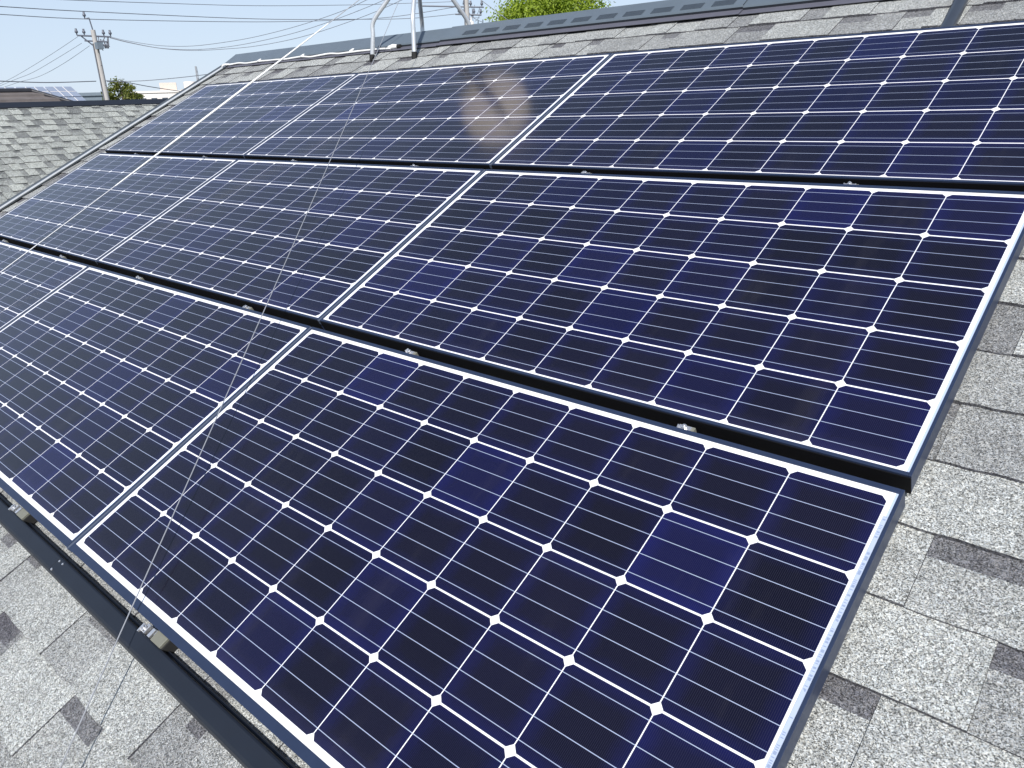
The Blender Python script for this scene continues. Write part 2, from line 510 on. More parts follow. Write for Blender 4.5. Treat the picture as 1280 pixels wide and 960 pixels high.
for x0 in (UL + .351, UR - .501):
    x1 = x0 + .15
    pr = [(y_f + .15, 0), (y_b - .15, 0), (y_b - .15, zt_f), (ridge.y, ridge.z - .14), (y_f + .15, zt_f)]
    vs = [hw(x, y, z) for x in (x0, x1) for y, z in pr]
    n = len(pr)
    wl.mesh(vs, [tuple(range(n)), tuple(reversed(range(n, 2*n)))] + [(i, i + n, (i+1) % n + n, (i+1) % n) for i in range(n)])
wl.build('wall', M_WALL, house)

# ridge cap in three lengths: lip on the shingles, dark face, blue-grey top folding over the ridge
def ridge_cap(u0, u1, lift, vent, nm):
    m = MB()
    L, F = 2.112 - lift * 0.5, 2.148
    z0, z1 = HR + 0.0075 + lift, HR + 0.011 + lift
    zt = HR + 0.026 + lift
    ra = VR
    za = zt + 0.011
    # mirrored point on the far side (reflect about the vertical through the ridge)
    def far(d, off):
        p = Matrix.Rotation(-2 * A, 4, 'X') @ Vector((0, d, off))
        return (VR + p.y, HR + p.z)
    up = [(L, z0), (L, z1), (F, z1), (F + .002, zt - .006), (F + .007, zt), (ra + .012, za), far(.115, .034 + lift), far(.117, .008 + lift)]
    dn = [far(.11, .004 + lift), (ra, za - .012), (F + .012, zt - .006), (F + .006, z0)]
    prof = up + dn
    n = len(prof)
    vs = [(u0, y, z) for y, z in prof] + [(u1, y, z) for y, z in prof]
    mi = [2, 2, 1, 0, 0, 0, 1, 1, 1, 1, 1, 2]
    for i in range(n):
        j = (i + 1) % n
        m.mesh([vs[i], vs[j], vs[n + j], vs[n + i]], [(0, 1, 2, 3)], mi[i])
    m.mesh(vs[:n], [tuple(reversed(range(n)))], 1)
    m.mesh(vs[n:], [tuple(range(n))], 1)
    o = m.build(nm, [M_CAP, M_CAPDARK, M_CAPLIP], house, bevel=0.0012)
    return o, (F + .007, zt, ra + .012, za)

ridge_cap(UL - .02, -1.40, 0.0, False, 'ridge_cap')
cap2, (vy0, vz0, vy1, vz1) = ridge_cap(-1.43, 0.32, 0.004, True, 'ridge_vent')
ridge_cap(0.318, UR + .02, 0.0, False, 'ridge_cap')
sl = (vz1 - vz0) / (vy1 - vy0)
for i in range(11):
    lv = MB()
    uc = -1.22 + i * 0.1445
    for k in range(5):
        ya = vy0 + 0.012 + k * 0.0085
        z = vz0 + sl * (ya - vy0)
        lv.face([(uc - .05, ya, z + .0022), (uc + .05, ya, z + .0022), (uc + .05, ya + .0045, z + .0022 + sl*.0045), (uc - .05, ya + .0045, z + .0022 + sl*.0045)], 0)
        lv.face([(uc - .05, ya, z - .001), (uc + .05, ya, z - .001), (uc + .05, ya, z + .0022), (uc - .05, ya, z + .0022)], 0)
    lv.build('louvre', M_LOUVRE, cap2)
# verge trims along both gable edges
for x0, x1 in ((UL - .055, UL + .04), (UR - .04, UR + .055)):
    vt = MB()
    vt.box(x0, x1, VE - .02, VR - .03, HR + .0085, HR + .017)
    xo = x0 if x0 < 0 else x1
    vt.box(xo - .004, xo + .004, VE - .02, VR - .03, HR - .13, HR + .0195)
    xi = x1 if x0 < 0 else x0
    tr_ = vt.build('verge_trim', M_TRIM, house, bevel=0.001)
    le = MB(); le.box(*((xi - .018, xi + .003) if x0 < 0 else (xi - .003, xi + .018)), VE - .02, VR - .03, HR + .0172, HR + .024)
    le.build('ledge', M_LEDGE, tr_, bevel=0.001)
gt = MB(); gt.box(UL - .05, UR + .05, VE - .11, VE - .004, HR - .10, HR - .012); gt.build('gutter', M_TRIM, house, bevel=0.01)

# ------------------------------------------------------------------ solar panels
SU, SV = 1.6245, 0.8527
W_, H_ = 10 * P, 5 * PV
def make_panel(label, u, v, low, white_low):
    """low: outer lower edge, white_low: where the lower frame lip begins (both below the first cell row)"""
    t = thing('solar_panel', label, 'solar panel', (u, v, 0), True, 'solar panels in three rows on the shingle roof')
    la = MB()
    L0, L1, T1 = -0.0115, W_ + 0.0122, 0.0100
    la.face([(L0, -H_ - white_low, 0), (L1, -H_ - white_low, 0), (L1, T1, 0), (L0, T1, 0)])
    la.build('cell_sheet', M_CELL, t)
    fr = MB()
    o0, o1, ot, ob = -0.0172, W_ + 0.0172, 0.0195, -H_ - low
    fr.box(o0, L0 + .0005, ob, ot, -0.040, 0.0018)
    fr.box(L1 - .0005, o1, ob, ot, -0.040, 0.0018)
    fr.box(L0 + .0006, L1 - .0006, T1 - .0005, ot, -0.040, 0.0018)
    fr.box(L0 + .0006, L1 - .0006, ob, -H_ - white_low + .0005, -0.040, 0.0018)
    fr.build('frame', M_FRAME, t, bevel=0.0007)
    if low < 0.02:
        fc = MB(); fc.box(o0 + .0004, o1 - .0004, ob - .0022, ob - .0002, -.0415, -.0022); fc.build('gap_shade', M_GAPSHADE, t)  # black sheet added over the frame face to stand in for row-gap shade
    bk = MB(); bk.box(L0, L1, -H_ - white_low + .001, T1 - .001, -0.0065, -0.0012); bk.build('backsheet', M_WHITE, t)
    return t

names = [
 ['nearest solar panel at the eave corner, pale serial strip along its white margin',
  'eave row panel under the lower end of the thin guy wire, beside the nearest panel',
  'eave row panel farthest from the serial strip, cut by the photo edge'],
 ['middle row panel whose outer side stands beside bare shingles, above the nearest panel',
  'middle row panel between two others, crossed by the thin grey guy wire',
  'middle row panel nearest the verge, crossed by the guy wire with the white glint'],
 ['ridge row panel below the dark conduit pipe and the louvred ridge vent',
  'ridge row panel showing the beige reflection of the antenna dish',
  'ridge row panel next to the verge corner, farthest from the camera'],
]
panels = {}
for r in range(3):
    for c in range(3):
        low, wl_ = (0.0290, 0.0115) if r == 0 else (0.0108, 0.0040)
        panels[r, c] = make_panel(names[r][c], -c * SU, r * SV, low, wl_)
lb = MB(); lb.box(-0.0034, 0.0034, -0.36, 0.36, 0, 0.0004)
l_ = lb.build('serial_label', M_LABEL, panels[0, 0]); l_.location = (W_ + 0.0075, -0.40, 0.0005)

# strips filling the joints between neighbouring panels of a row
ordn = ['eave', 'middle', 'ridge']
for r in range(3):
    for c in range(2):
        m = MB()
        lo = -H_ - (0.0280 if r == 0 else 0.0098)
        m.box(-0.0049, 0.0049, lo, 0.0185, -0.012, 0.0006)
        m.box(-0.0049, 0.0049, lo - .003, lo - .0002, -0.014, 0.0012)
        o = m.build('joint_strip', M_STRIP, None, bevel=0.0006)
        o.location = rp(-c * SU - 0.02225, r * SV, 0); o.rotation_euler = (A, 0, 0)
        tag(o, ['dark joint strip beside the nearest panel' if r == 0 else 'dark joint strip in the %s row, the one nearer the bare shingles' % ordn[r],
                'dark joint strip in the %s row, the one nearer the verge' % ordn[r]][c], 'joint strip', 'joint strips between panels')

# dark cover rail in front of the eave row, two lengths
def skirt(u0, u1, label):
    t = thing('skirt_rail', label, 'rail', (u0, 0, 0), True, 'dark cover rails along the eave row')
    m = MB()
    z0, z1 = HR + .0095, HR + .036
    m.profile([(-.888, z0), (-.889, z0 + .012), (-.884, z1 - .003), (-.878, z1), (-.849, z1 + .0015), (-.845, z1), (-.8435, z1 - .004), (-.8435, z0 + .010), (-.8370, z0 + .009), (-.8370, z0)], 0, u1 - u0)
    m.build('rail_body', M_RAIL, t, bevel=0.0012)
    return t
s1 = skirt(-0.055, 1.602, 'dark navy cover rail lying on shingles below the nearest panel')
s2 = skirt(-3.27, -0.0562, 'dark navy cover rail on shingles beyond the rail joint, farther length')
for x, y in ((0.010, -.8545), (0.030, -.8545), (0.012, -.878)):
    jp = MB(); jp.tube([(x, y, HR + .036), (x, y, HR + .0388)], .0028, 8)
    jp.build('rivet', M_STEEL, s1)

# metal clamps in the gaps between the rows
def clamp(u, v, label, seed):
    r = random.Random(seed)
    t = thing('panel_clamp', label, 'clamp', (u, v, -0.008), True, 'silver clamps in the gaps between rows')
    m = MB()
    m.box(-.021, .019, -.0075, .0105, -.032, -.0006)
    m.build('clamp_block', M_OLIVE, t, bevel=.001)
    p = MB()
    p.box(-.019, .013, -.0070, .0075, -.0004, .0024)
    p.box(-.0195, -.0165, -.0070, .006, .0022, .0078, 0, .5, Matrix.Rotation(r.uniform(-.3, .3), 4, 'Z'))
    p.box(.010, .0125, -.0070, .006, .0022, .0062, 0, .5, Matrix.Rotation(.15, 4, 'Y'))
    p.build('clamp_plate', M_STEEL, t, bevel=.0005)
    b = MB()
    a0 = r.uniform(0, 1)
    hexa = lambda z, rr: [(rr * math.cos(a0 + k * math.pi / 3), rr * math.sin(a0 + k * math.pi / 3), z) for k in range(6)]
    vs = hexa(.0026, .0064) + hexa(.0088, .0064)
    b.mesh(vs, [tuple(range(6, 12))] + [(k, (k+1) % 6, 6 + (k+1) % 6, 6 + k) for k in range(6)])
    b.tube([(0, 0, .0080), (0, 0, .0125)], .0032, 8)
    bo = b.build('bolt', M_STEEL, t)
    bo.location.x = -.003
    t.scale = (.85, .85, .85)
    return t
where = ['nearest the bare shingles', 'second from the bare shingles', 'third from the bare shingles', 'third from the verge', 'second from the verge', 'nearest the verge']
for i in range(6):
    clamp(1.2 - 0.8 * i, 0.0285, 'silver clamp in the gap above the eave row, ' + where[i], i)
    clamp(1.2 - 0.8 * i, 0.8812, 'silver clamp in the gap above the middle row, ' + where[i], 20 + i)

# larger brackets between the rail and the eave row
def bracket(u, label):
    t = thing('rail_bracket', label, 'bracket', (u, -0.8345, HR), True, 'brackets between rail and eave row')
    m = MB(); m.box(.005, .046, -.0105, .013, .0085, .040); m.build('bracket_block', M_OLIVE, t, bevel=.0015)
    d = MB(); d.box(.0465, .051, -.0105, .013, .008, .034); d.build('end_cap', M_RUBBER, t)
    p = MB()
    p.box(-.044, -.026, -.012, .010, .030, .0335)
    p.box(-.046, -.0425, -.012, .008, .0336, .042, 0, .5, Matrix.Rotation(.06, 4, 'Z'))
    p.box(-.0285, -.0250, -.010, .009, .0336, .040)
    p.box(-.0155, -.0055, -.0095, .0095, .032, .0372)
    p.box(-.0125, .001, -.0135, -.0105, .014, .036)
    p.box(-.046, .004, -.011, .010, .0085, .013)
    p.build('clip_plate', M_STEEL, t, bevel=.0006)
    b = MB()
    b.tube([(-.034, -.002, .034), (-.034, -.002, .0415)], .0062, 6)
    b.tube([(-.034, -.002, .0415), (-.034, -.002, .047)], .003, 8)
    b.build('bolt', M_STEEL, t)
    return t
bracket(.425, 'silver and olive bracket beside the wire, between rail and nearest panel')
bracket(-.385, 'silver and olive bracket above the farther rail, near the rail joint')

# ------------------------------------------------------------------ conduit down the roof
cd = thing('conduit_pipe', 'dark round conduit pipe running from the ridge under the panels', 'pipe', (1.16, 1.5, HR))
m = MB(); m.tube([(-.004, .238, .026), (-.014, .40, .027), (-.029, .57, .027), (-.040, .66, .034), (-.046, .72, .056), (-.052, .80, .066), (-.06, .88, .05)], .0205, 14)
m.build('pipe', M_PIPE, cd)
m = MB(); m.tube([(-.0035, .2315, .026), (-.006, .262, .026)], .0235, 14)
m.build('pipe_socket', M_PIPE, cd)

# ------------------------------------------------------------------ antenna: four-legged roof mount, mast and dish
APEX = Vector((-1.62, 2.40, 0.312))
UPV = Vector((0, SA, CA))
an = thing('antenna_stand', 'galvanised four legged antenna stand straddling the roof ridge, dish on top', 'antenna', (-1.62, 2.40, HR))
base = Vector((-1.62, 2.40, HR))
def farp(u, s, off=0.01):
    p = Matrix.Rotation(-2 * A, 4, 'X') @ Vector((0, s, off))
    return Vector((u, VR + p.y, HR + p.z))
feet = [Vector((-1.887, 2.028, HR + .012)), Vector((-1.503, 2.006, HR + .012)), farp(-1.885, .20, .012), farp(-1.525, .27, .012)]
for k, ft in enumerate(feet):
    bend = ft + UPV * 0.15 + (APEX - ft) * Vector((0.06, 0.06, 0)).length
    top = APEX + (Vector((ft.x, ft.y, APEX.z)) - APEX).normalized() * 0.03
    pts = catmull([ft - base, ft + (bend - ft) * .6 - base, bend - base, bend + (top - bend) * .35 - base, top - base], 5)
    m = MB(); m.tube(pts, .0122, 10)
    lg = m.build('leg', M_GALV, an)
    f = MB(); f.tube([ft - base - UPV * .014, ft - base + UPV * .020], [.0165, .0145], 10)
    f.build('rubber_foot', M_RUBBER, lg)
m = MB(); m.tube([APEX - base - UPV * .06, APEX - base + UPV * .50], .016, 12)
m.build('mast', M_PIPE, an)
m = MB(); m.tube([APEX - base - UPV * .02, APEX - base + UPV * .03], .030, 12); m.build('hub', M_PIPE, an)
# dish: shallow paraboloid facing away along the ridge and up
DC = Vector((-1.69, 2.62, 0.70)) - base
ax_w = Vector((-0.70, 0.66, 0.02)).normalized()
ax = (Matrix.Rotation(-A, 4, 'X') @ ax_w).normalized()
q = ax.to_track_quat('Z', 'Y').to_matrix().to_4x4()
m = MB()
NR, NA = 8, 36
ring = []
for i in range(NR + 1):
    rr = .228 * i / NR
    ring.append([q @ Vector((rr * math.cos(2*math.pi*j/NA) , 1.16 * rr * math.sin(2*math.pi*j/NA), 0.65 * rr * rr)) for j in range(NA)])
vs = [DC + p for rg in ring for p in rg]
fs = [(i*NA+j, i*NA+(j+1) % NA, (i+1)*NA+(j+1) % NA, (i+1)*NA+j) for i in range(NR) for j in range(NA)]
vs2 = [p - (q @ Vector((0, 0, .006))) for p in vs]
n0 = len(vs)
fs2 = [tuple(reversed([n0 + x for x in f])) for f in fs]
rim = [(NR*NA+j, NR*NA+(j+1) % NA, n0+NR*NA+(j+1) % NA, n0+NR*NA+j) for j in range(NA)]
m.mesh(vs + vs2, fs + fs2 + rim, 0, .5, True)
dish = m.build('dish', M_DISH, an)
m = MB(); m.tube([DC + q @ Vector((0, -.25, .06)), DC + q @ Vector((0, -.16, .30))], .008, 8); m.tube([DC + q @ Vector((0, -.17, .27)), DC + q @ Vector((0, -.13, .36))], .026, 12)
m.build('feed_arm', M_GALV, dish)
m = MB(); m.tube([APEX - base + UPV * .36, DC - q @ Vector((0, 0, .004))], .014, 10); m.build('dish_bracket', M_PIPE, an)

# guy wires from the stand
top = APEX + UPV * .02
def guy(label, anchor, r, mat=M_WIRE):
    t = thing('guy_wire', label, 'wire', tuple(anchor), True, 'guy wires of the antenna stand')
    a0 = Vector(anchor)
    m = MB()
    pts = [(top - a0) * (i / 24) - Vector((0, 0, .012 * math.sin(math.pi * i / 24))) for i in range(25)]
    m.tube(pts, r, 6)
    m.build('wire_strand', mat, t)
    return t, pts
g1, p1 = guy('guy wire with its sun glint modelled in white, from the antenna stand over the verge panels', (-2.26, VE + .02, HR + .02), .0022)
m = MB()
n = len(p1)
glint_pts = p1[12:21]
m.tube(glint_pts, [.0024 + .0026 * math.sin(math.pi * i / (len(glint_pts) - 1)) for i in range(len(glint_pts))], 10)  # sun glint on the bare wire, shaped as a swelling white tube
m.build('wire_glint', M_WHITE, g1)
guy('thin grey guy wire running down over the middle panels to the eave', (.85, VE + .02, HR + .02), .0015)
guy('thin guy wire descending behind the ridge from the antenna stand', tuple(farp(-.55, 3.2)), .0018)

# white coaxial cable clipped along the ridge cap
cb = thing('coaxial_cable', 'white cable clipped along the lower edge of the ridge cap', 'cable', (-3.7, 2.1, HR))
rr = random.Random(3)
cpts = [(.045, -.01, .030), (.05, .015, .034), (.09, .034, .022)]
for i in range(1, 19):
    x = .09 + i * .0995
    cpts.append((x, .042 + .006 * math.sin(i * 1.7) - .012 * (i / 18), .0185 + .002 * math.sin(i * 2.3)))
m = MB(); m.tube(catmull(cpts, 4), .0055, 8); m.build('cable_run', M_WHITE, cb)
for x in (.46, .98, 1.50):
    m = MB(); m.box(x - .010, x + .010, .032, .064, .019, .028); m.build('cable_clip', M_WHITE, cb, bevel=.003)
jb = MB()
jb.tube([(0, 0, .014), (.035, .004, .016), (.07, .006, .014)], [.010, .014, .010], 10)
jb.tube([(.07, .006, .014), (.095, .006, .013)], .011, 10, 1)
o = jb.build('cable_joint', [M_WHITE, M_RUBBER], None)
o.location = rp(-1.84, 2.133, HR + .006); o.rotation_euler = (A, 0, 0)
tag(o, 'white and black cable joint taped at the foot of the antenna', 'cable joint')

# ------------------------------------------------------------------ neighbouring shingle roof
NBX, NBZ = -9.55, 6.757
nb = bpy.data.objects.new('neighbouring_house', None); COL.objects.link(nb)
nb.location = (NBX, 1.0, NBZ); nb.rotation_euler = (0, 0, math.pi / 2)
tag(nb, 'neighbouring house with a pale sage shingle roof beyond the verge', 'house')
LN = 3.9
def nbx(m, h=0):           # roof axes in the house's frame: u along the ridge, v up the slope (towards -X of the world)
    return m
slope = Matrix.Rotation(A, 4, 'X')
sm = MB(); shingles(sm, -7.5, 9.0, -LN, -0.03, 0.0, 5, widths=(.10, .13, .16, .19), thick=.007, pband=.8, tones=(.5, .62, .4, .75, .25, .68))
r_ = sm.build('shingle_roof', M_SHINGLE_B, nb); r_.rotation_euler = (A, 0, 0)
sm = MB(); sm.box(-7.5, 9.0, -LN, -.02, -.12, -.006); o = sm.build('roof_deck', M_WOOD, nb); o.rotation_euler = (A, 0, 0)
sm = MB(); sm.box(-7.5, 9.0, .02, LN, -.12, 0); o = sm.build('rear_roof', M_SHINGLE_B, nb); o.rotation_euler = (-A, 0, 0)
sm = MB()
sm.profile([(-.115, -.052), (-.118, -.034), (0, .026), (.118, -.034), (.115, -.052), (0, .004)], -7.55, 9.05)
sm.build('ridge_cap', M_CAPDARK, nb, bevel=.004)
sm = MB()
hx = LN * CA - .5
ht = LN * SA - .25 + .0
prf = [(-hx, -NBZ), (hx, -NBZ), (hx, -ht - .02), (0, -.16), (-hx, -ht - .02)]
sm.profile(prf, -7.1, 8.6)
sm.build('wall', M_WALL, nb)

# brown tiled hip roof house behind it
def hip_house(name, label, cx, cy, rot, ridge_z, half_ridge, half_w, drop, mats, tile=True):
    t = bpy.data.objects.new(name, None); COL.objects.link(t)
    t.location = (cx, cy, 0); t.rotation_euler = (0, 0, rot)
    tag(t, label, 'house')
    ze = ridge_z - drop
    hl = half_ridge + half_w
    A0, A1 = Vector((-half_ridge, 0, ridge_z)), Vector((half_ridge, 0, ridge_z))
    c = [Vector((-hl, -half_w, ze)), Vector((hl, -half_w, ze)), Vector((hl, half_w, ze)), Vector((-hl, half_w, ze))]
    m = MB()
    n = int(drop * 2.2 / .25)
    def strip(lo0, lo1, hi0, hi1):
        for i in range(n):
            a, b = i / n, (i + 1) / n
            p, q = lo0.lerp(hi0, a), lo1.lerp(hi1, a)
            r, s = lo1.lerp(hi1, b), lo0.lerp(hi0, b)
            up = Vector((0, 0, .055)) if tile else Vector((0, 0, .004))
            m.face([p + up, q + up, r, s]); m.face([p, q, q + up, p + up])
    strip(c[0], c[1], A0, A1); strip(c[1], c[2], A1, A1); strip(c[2], c[3], A1, A0); strip(c[3], c[0], A0, A0)
    m.build('roof', mats[0], t)
    m = MB()
    up = Vector((0, 0, .06))
    m.tube([A0 + up * .4, A1 + up * .4], .065, 8)
    for p, q in ((A0, c[0]), (A0, c[3]), (A1, c[1]), (A1, c[2])):
        m.tube([p + up * .5, q + up * .5], .05, 8)
    m.build('ridge_tiles', mats[1], t)
    m = MB(); m.box(-hl + .6, hl - .6, -half_w + .6, half_w - .6, 0, ze + .05); m.build('wall', mats[2], t)
    for sx in (-.5, 0, .5):
        for sy in (-1, 1):
            m = MB(); y = sy * (half_w - .6)
            m.box(sx * hl - .7, sx * hl + .7, min(y, y + sy * .05), max(y, y + sy * .05), ze - 2.2, ze - 1.0); m.build('window', M_WINDOW, t)
    return t
hip_house('tiled_house', 'house with dark brown tiled hip roof behind the sage shingle roof', -20.97, 2.22, math.pi / 2, 7.20, 4.0, 4.3, 2.0, (M_TILE, M_TILEDK, M_WALL))

# pale roof with solar panels farther back
pr = bpy.data.objects.new('pale_roof_house', None); COL.objects.link(pr)
pr.location = (-32.0, 9.15, 7.66); pr.rotation_euler = (0, 0, math.pi / 2 + .08)
tag(pr, 'pale roofed house carrying solar panels, behind the tiled hip roof', 'house')
m = MB(); m.profile([(-3.6, -1.9), (0, 0), (3.6, -1.9), (3.4, -1.95), (0, -.12), (-3.4, -1.95)], -5.2, 2.15); m.build('roof', M_PALE, pr)
m = MB(); m.profile([(-3.1, -7.62), (-3.1, -1.72), (0, -.2), (3.1, -1.72), (3.1, -7.62)], -4.9, 1.8); m.build('wall', M_BWHITE, pr)
aa = math.atan2(1.9, 3.6)
fm = MB(); fm.box(-.475, .475, -.395, .395, 0, .045)
fg = MB()
for k in range(1, 3): fg.box(-.475 + k * .3167 - .012, -.475 + k * .3167 + .012, -.39, .39, .0455, .0475)
fg.box(-.47, .47, -.012, .012, .0480, .0500)
proto = None
for i in range(5):
    for j in range(3):
        if proto is None:
            o = fm.build('solar_panel', M_FARPV); g = fg.build('grid_line', M_BWHITE, o); proto = (o, g)
        else:
            o = proto[0].copy(); COL.objects.link(o)
            g = proto[1].copy(); COL.objects.link(g); g.parent = o
        tag(o, 'pale blue solar panel on the distant pale roof beyond the tiled hip roof', 'solar panel', 'distant solar panels on the pale roof')
        loc = Matrix.Rotation(aa, 4, 'X') @ Vector((-2.50 + i * 1.02, -.58 - j * .86, .05))
        o.location = pr.matrix_basis @ loc
        o.rotation_euler = (aa, 0, pr.rotation_euler.z)

# ------------------------------------------------------------------ far buildings
def block(name, label, cx, cy, rot, sx, sy, h, mat, floors, cols, extra=None):
    t = bpy.data.objects.new(name, None); COL.objects.link(t)
    t.location = (cx, cy, 0); t.rotation_euler = (0, 0, rot); tag(t, label, 'building')
    m = MB(); m.box(-sx/2, sx/2, -sy/2, sy/2, 0, h); m.build('wall', mat, t)
    m = MB()
    m.box(-sx/2 - .15, sx/2 + .15, -sy/2 - .15, sy/2 + .15, h + .01, h + .3); m.build('parapet', mat, t)
    for f in range(floors):
        for c in range(cols):
            x = -sx/2 + sx * (c + .5) / cols
            z = h - 1.3 - f * 2.9
            m = MB(); m.box(x - sx/cols*.26, x + sx/cols*.26, -sy/2 - .06, -sy/2 + .02, z - .75, z + .6); m.build('window', M_WINDOW, t)
    if extra: extra(t, h)
    return t
def tank(t, h):
    m = MB(); m.tube([(4.6, 0, h + .3), (4.6, 0, h + 1.6)], .95, 14); m.build('water_tank', M_BWHITE, t)
    m = MB(); m.box(.2, 2.6, -1.2, 1.2, h + .3, h + 1.5); m.build('stair_hut', M_BTAN, t)
block('apartment_building', 'distant cream apartment block with a white roof tank, past the small tree', -124.0, 57.8, 1.10, 9.0, 9, 9.4, M_BWHITE, 2, 6, tank)
block('office_building', 'distant low tan building with dark windows beside the apartment block', -120.5, 62.6, 1.10, 5.0, 8, 9.5, M_BTAN, 2, 4)
block('white_house', 'small distant beige house near the utility pole foot', -110.5, 41.3, 1.15, 4.2, 6, 8.7, M_BWHITE, 2, 2)
block('shed_building', 'small dark grey flat roofed building just behind the nearer utility pole', -82.0, 31.4, 1.15, 3.2, 5, 8.3, M_TANK, 1, 2)
# slim lattice mast far off
m = MB()
bx, by = -77.9, 40.4
for dx, dy in ((-.25, -.2), (.25, -.2), (0, .3)):
    m.tube([(bx + dx, by + dy, 0), (bx + dx * .25, by + dy * .25, 10.9)], .035, 5)
for i in range(14):
    z = .8 + i * .72; k = 1 - .75 * z / 10.9
    m.tube([(bx - .25*k, by - .2*k, z), (bx + .25*k, by - .2*k, z + .5)], .02, 4)
    m.tube([(bx + .25*k, by - .2*k, z), (bx, by + .3*k, z + .5)], .02, 4)
tag(m.build('lattice_mast', M_WIRE), 'slim distant lattice mast standing behind the verge', 'mast')

# ------------------------------------------------------------------ utility poles and lines
def pole(name, label, x, y, h, r0, r1):
    t = bpy.data.objects.new('utility_pole', None); COL.objects.link(t)
    t.location = (x, y, 0); tag(t, label, 'utility pole', 'utility poles behind the houses')
    m = MB(); m.tube([(0, 0, 0), (0, 0, h)], [r0, r1], 14); m.build('shaft', M_CONC, t)
    m = MB(); m.tube([(.02, -r1 - .05, 4), (.02, -r1 - .03, h - .6)], .03, 6); m.build('riser_cable', M_CABLE, t)
    for i in range(int((h - 3) / .45)):
        z = 3 + i * .45; s = 1 if i % 2 else -1
        m = MB(); m.tube([(0, 0, z), (s * (r0 + .10), 0, z)], .012, 5)
        m.build('step_bolt', M_INSUL, t)
    return t
def arm(t, p, q, r=.045, ins=(), nm='crossarm'):
    m = MB(); m.tube([p, q], r, 4); a = m.build(nm, M_INSUL, t)
    for k, up in ins:
        c = Vector(p).lerp(Vector(q), k)
        i = MB()
        i.tube([c, c + Vector((0, 0, up * .10)), c + Vector((0, 0, up * .12)), c + Vector((0, 0, up * .20)), c + Vector((0, 0, up * .22)), c + Vector((0, 0, up * .30))], [.03, .03, .075, .075, .05, .05], 8)
        i.build('insulator', M_INSUL, a)
    return a
d1 = Vector((.375, .927, 0))     # along the first pole's crossarm, as seen across the view
pl = pole('utility_pole', 'utility pole with tangled crossarm standing behind the small tree', -39.86, 15.66, 10.42, .165, .105)
arm(pl, -d1 * .72 + Vector((0, 0, 10.18)), d1 * .72 + Vector((0, 0, 10.12)), .05, ((0, 1), (.22, 1), (.8, 1), (1, 1)))
arm(pl, -d1 * .45 + Vector((0, 0, 9.95)), d1 * .55 + Vector((0, 0, 9.90)), .045, ((.85, -1), (.95, -1)))
arm(pl, Vector((0, 0, 10.4)), -d1 * .06 + Vector((0, 0, 10.95)), .03, (), 'top_rod')
arm(pl, -d1 * .06 + Vector((0, 0, 10.95)), -d1 * .24 + Vector((0, 0, 10.90)), .03, ((1, 1),), 'top_arm')
arm(pl, -d1 * .55 + Vector((0, 0, 10.15)), Vector((0, 0, 9.62)), .03, (), 'brace')
m = MB()
rt = random.Random(4)
for i in range(9):
    a = d1 * rt.uniform(.15, .65) + Vector((0, 0, 10.1 + rt.uniform(-.1, .1)))
    b = d1 * rt.uniform(.1, .6) + Vector((rt.uniform(-.1, .1), 0, 9.75 + rt.uniform(-.25, .1)))
    mid = (a + b) / 2 + Vector((0, 0, -.18)) + d1 * rt.uniform(-.15, .15)
    m.tube(catmull([a, mid, b], 5), .02, 5)
m.build('jumper_wires', M_CABLE, pl)
m = MB(); m.box(.20, .52, -.14, .14, 9.55, 9.85); m.build('switch_box', M_TANK, pl)

p2 = pole('utility_pole', 'utility pole with grey transformers behind the ridge and bright tree', -30.28, 31.52, 12.6, .185, .14)
d2 = Vector((.70, .71, 0))
arm(p2, -d2 * 2.6 + Vector((0, 0, 11.52)), d2 * .95 + Vector((0, 0, 11.36)), .05, ((.02, 1), (.70, 1), (.80, 1), (.97, 1)))
arm(p2, -d2 * .62 + Vector((0, 0, 11.06)), d2 * .80 + Vector((0, 0, 10.98)), .05, ((.15, 1), (.72, 1), (.98, 1)))
arm(p2, -d2 * 1.0 + Vector((0, 0, 12.3)), d2 * 1.0 + Vector((0, 0, 12.3)), .05, ((0, 1), (.3, 1), (1, 1)))
for k, (dd, z, r, h, mt) in enumerate(((.85, 10.25, .17, .62, M_TANK), (.22, 10.45, .15, .50, M_BWHITE), (.60, 10.25, .14, .6, M_TANK))):
    m = MB(); c = d2 * dd
    m.tube([c + Vector((0, 0, z - h/2)), c + Vector((0, 0, z + h/2 - .05)), c + Vector((0, 0, z + h/2))], [r, r, r*.7], 14)
    m.tube([c + Vector((0, 0, z + h/2)), c + Vector((0.02, 0, z + h/2 + .2))], [.04, .03], 8)
    m.build('transformer', mt, p2)
m = MB()
for i in range(10):
    a = d2 * rt.uniform(-.5, .8) + Vector((0, 0, 11.3 + rt.uniform(-.1, .2)))
    b = d2 * rt.uniform(.1, .9) + Vector((0, 0, 10.8 + rt.uniform(-.2, .2)))
    m.tube(catmull([a, (a + b) / 2 + Vector((0, 0, -.15)), b], 4), .013, 4)
m.build('jumper_wires', M_CABLE, p2)

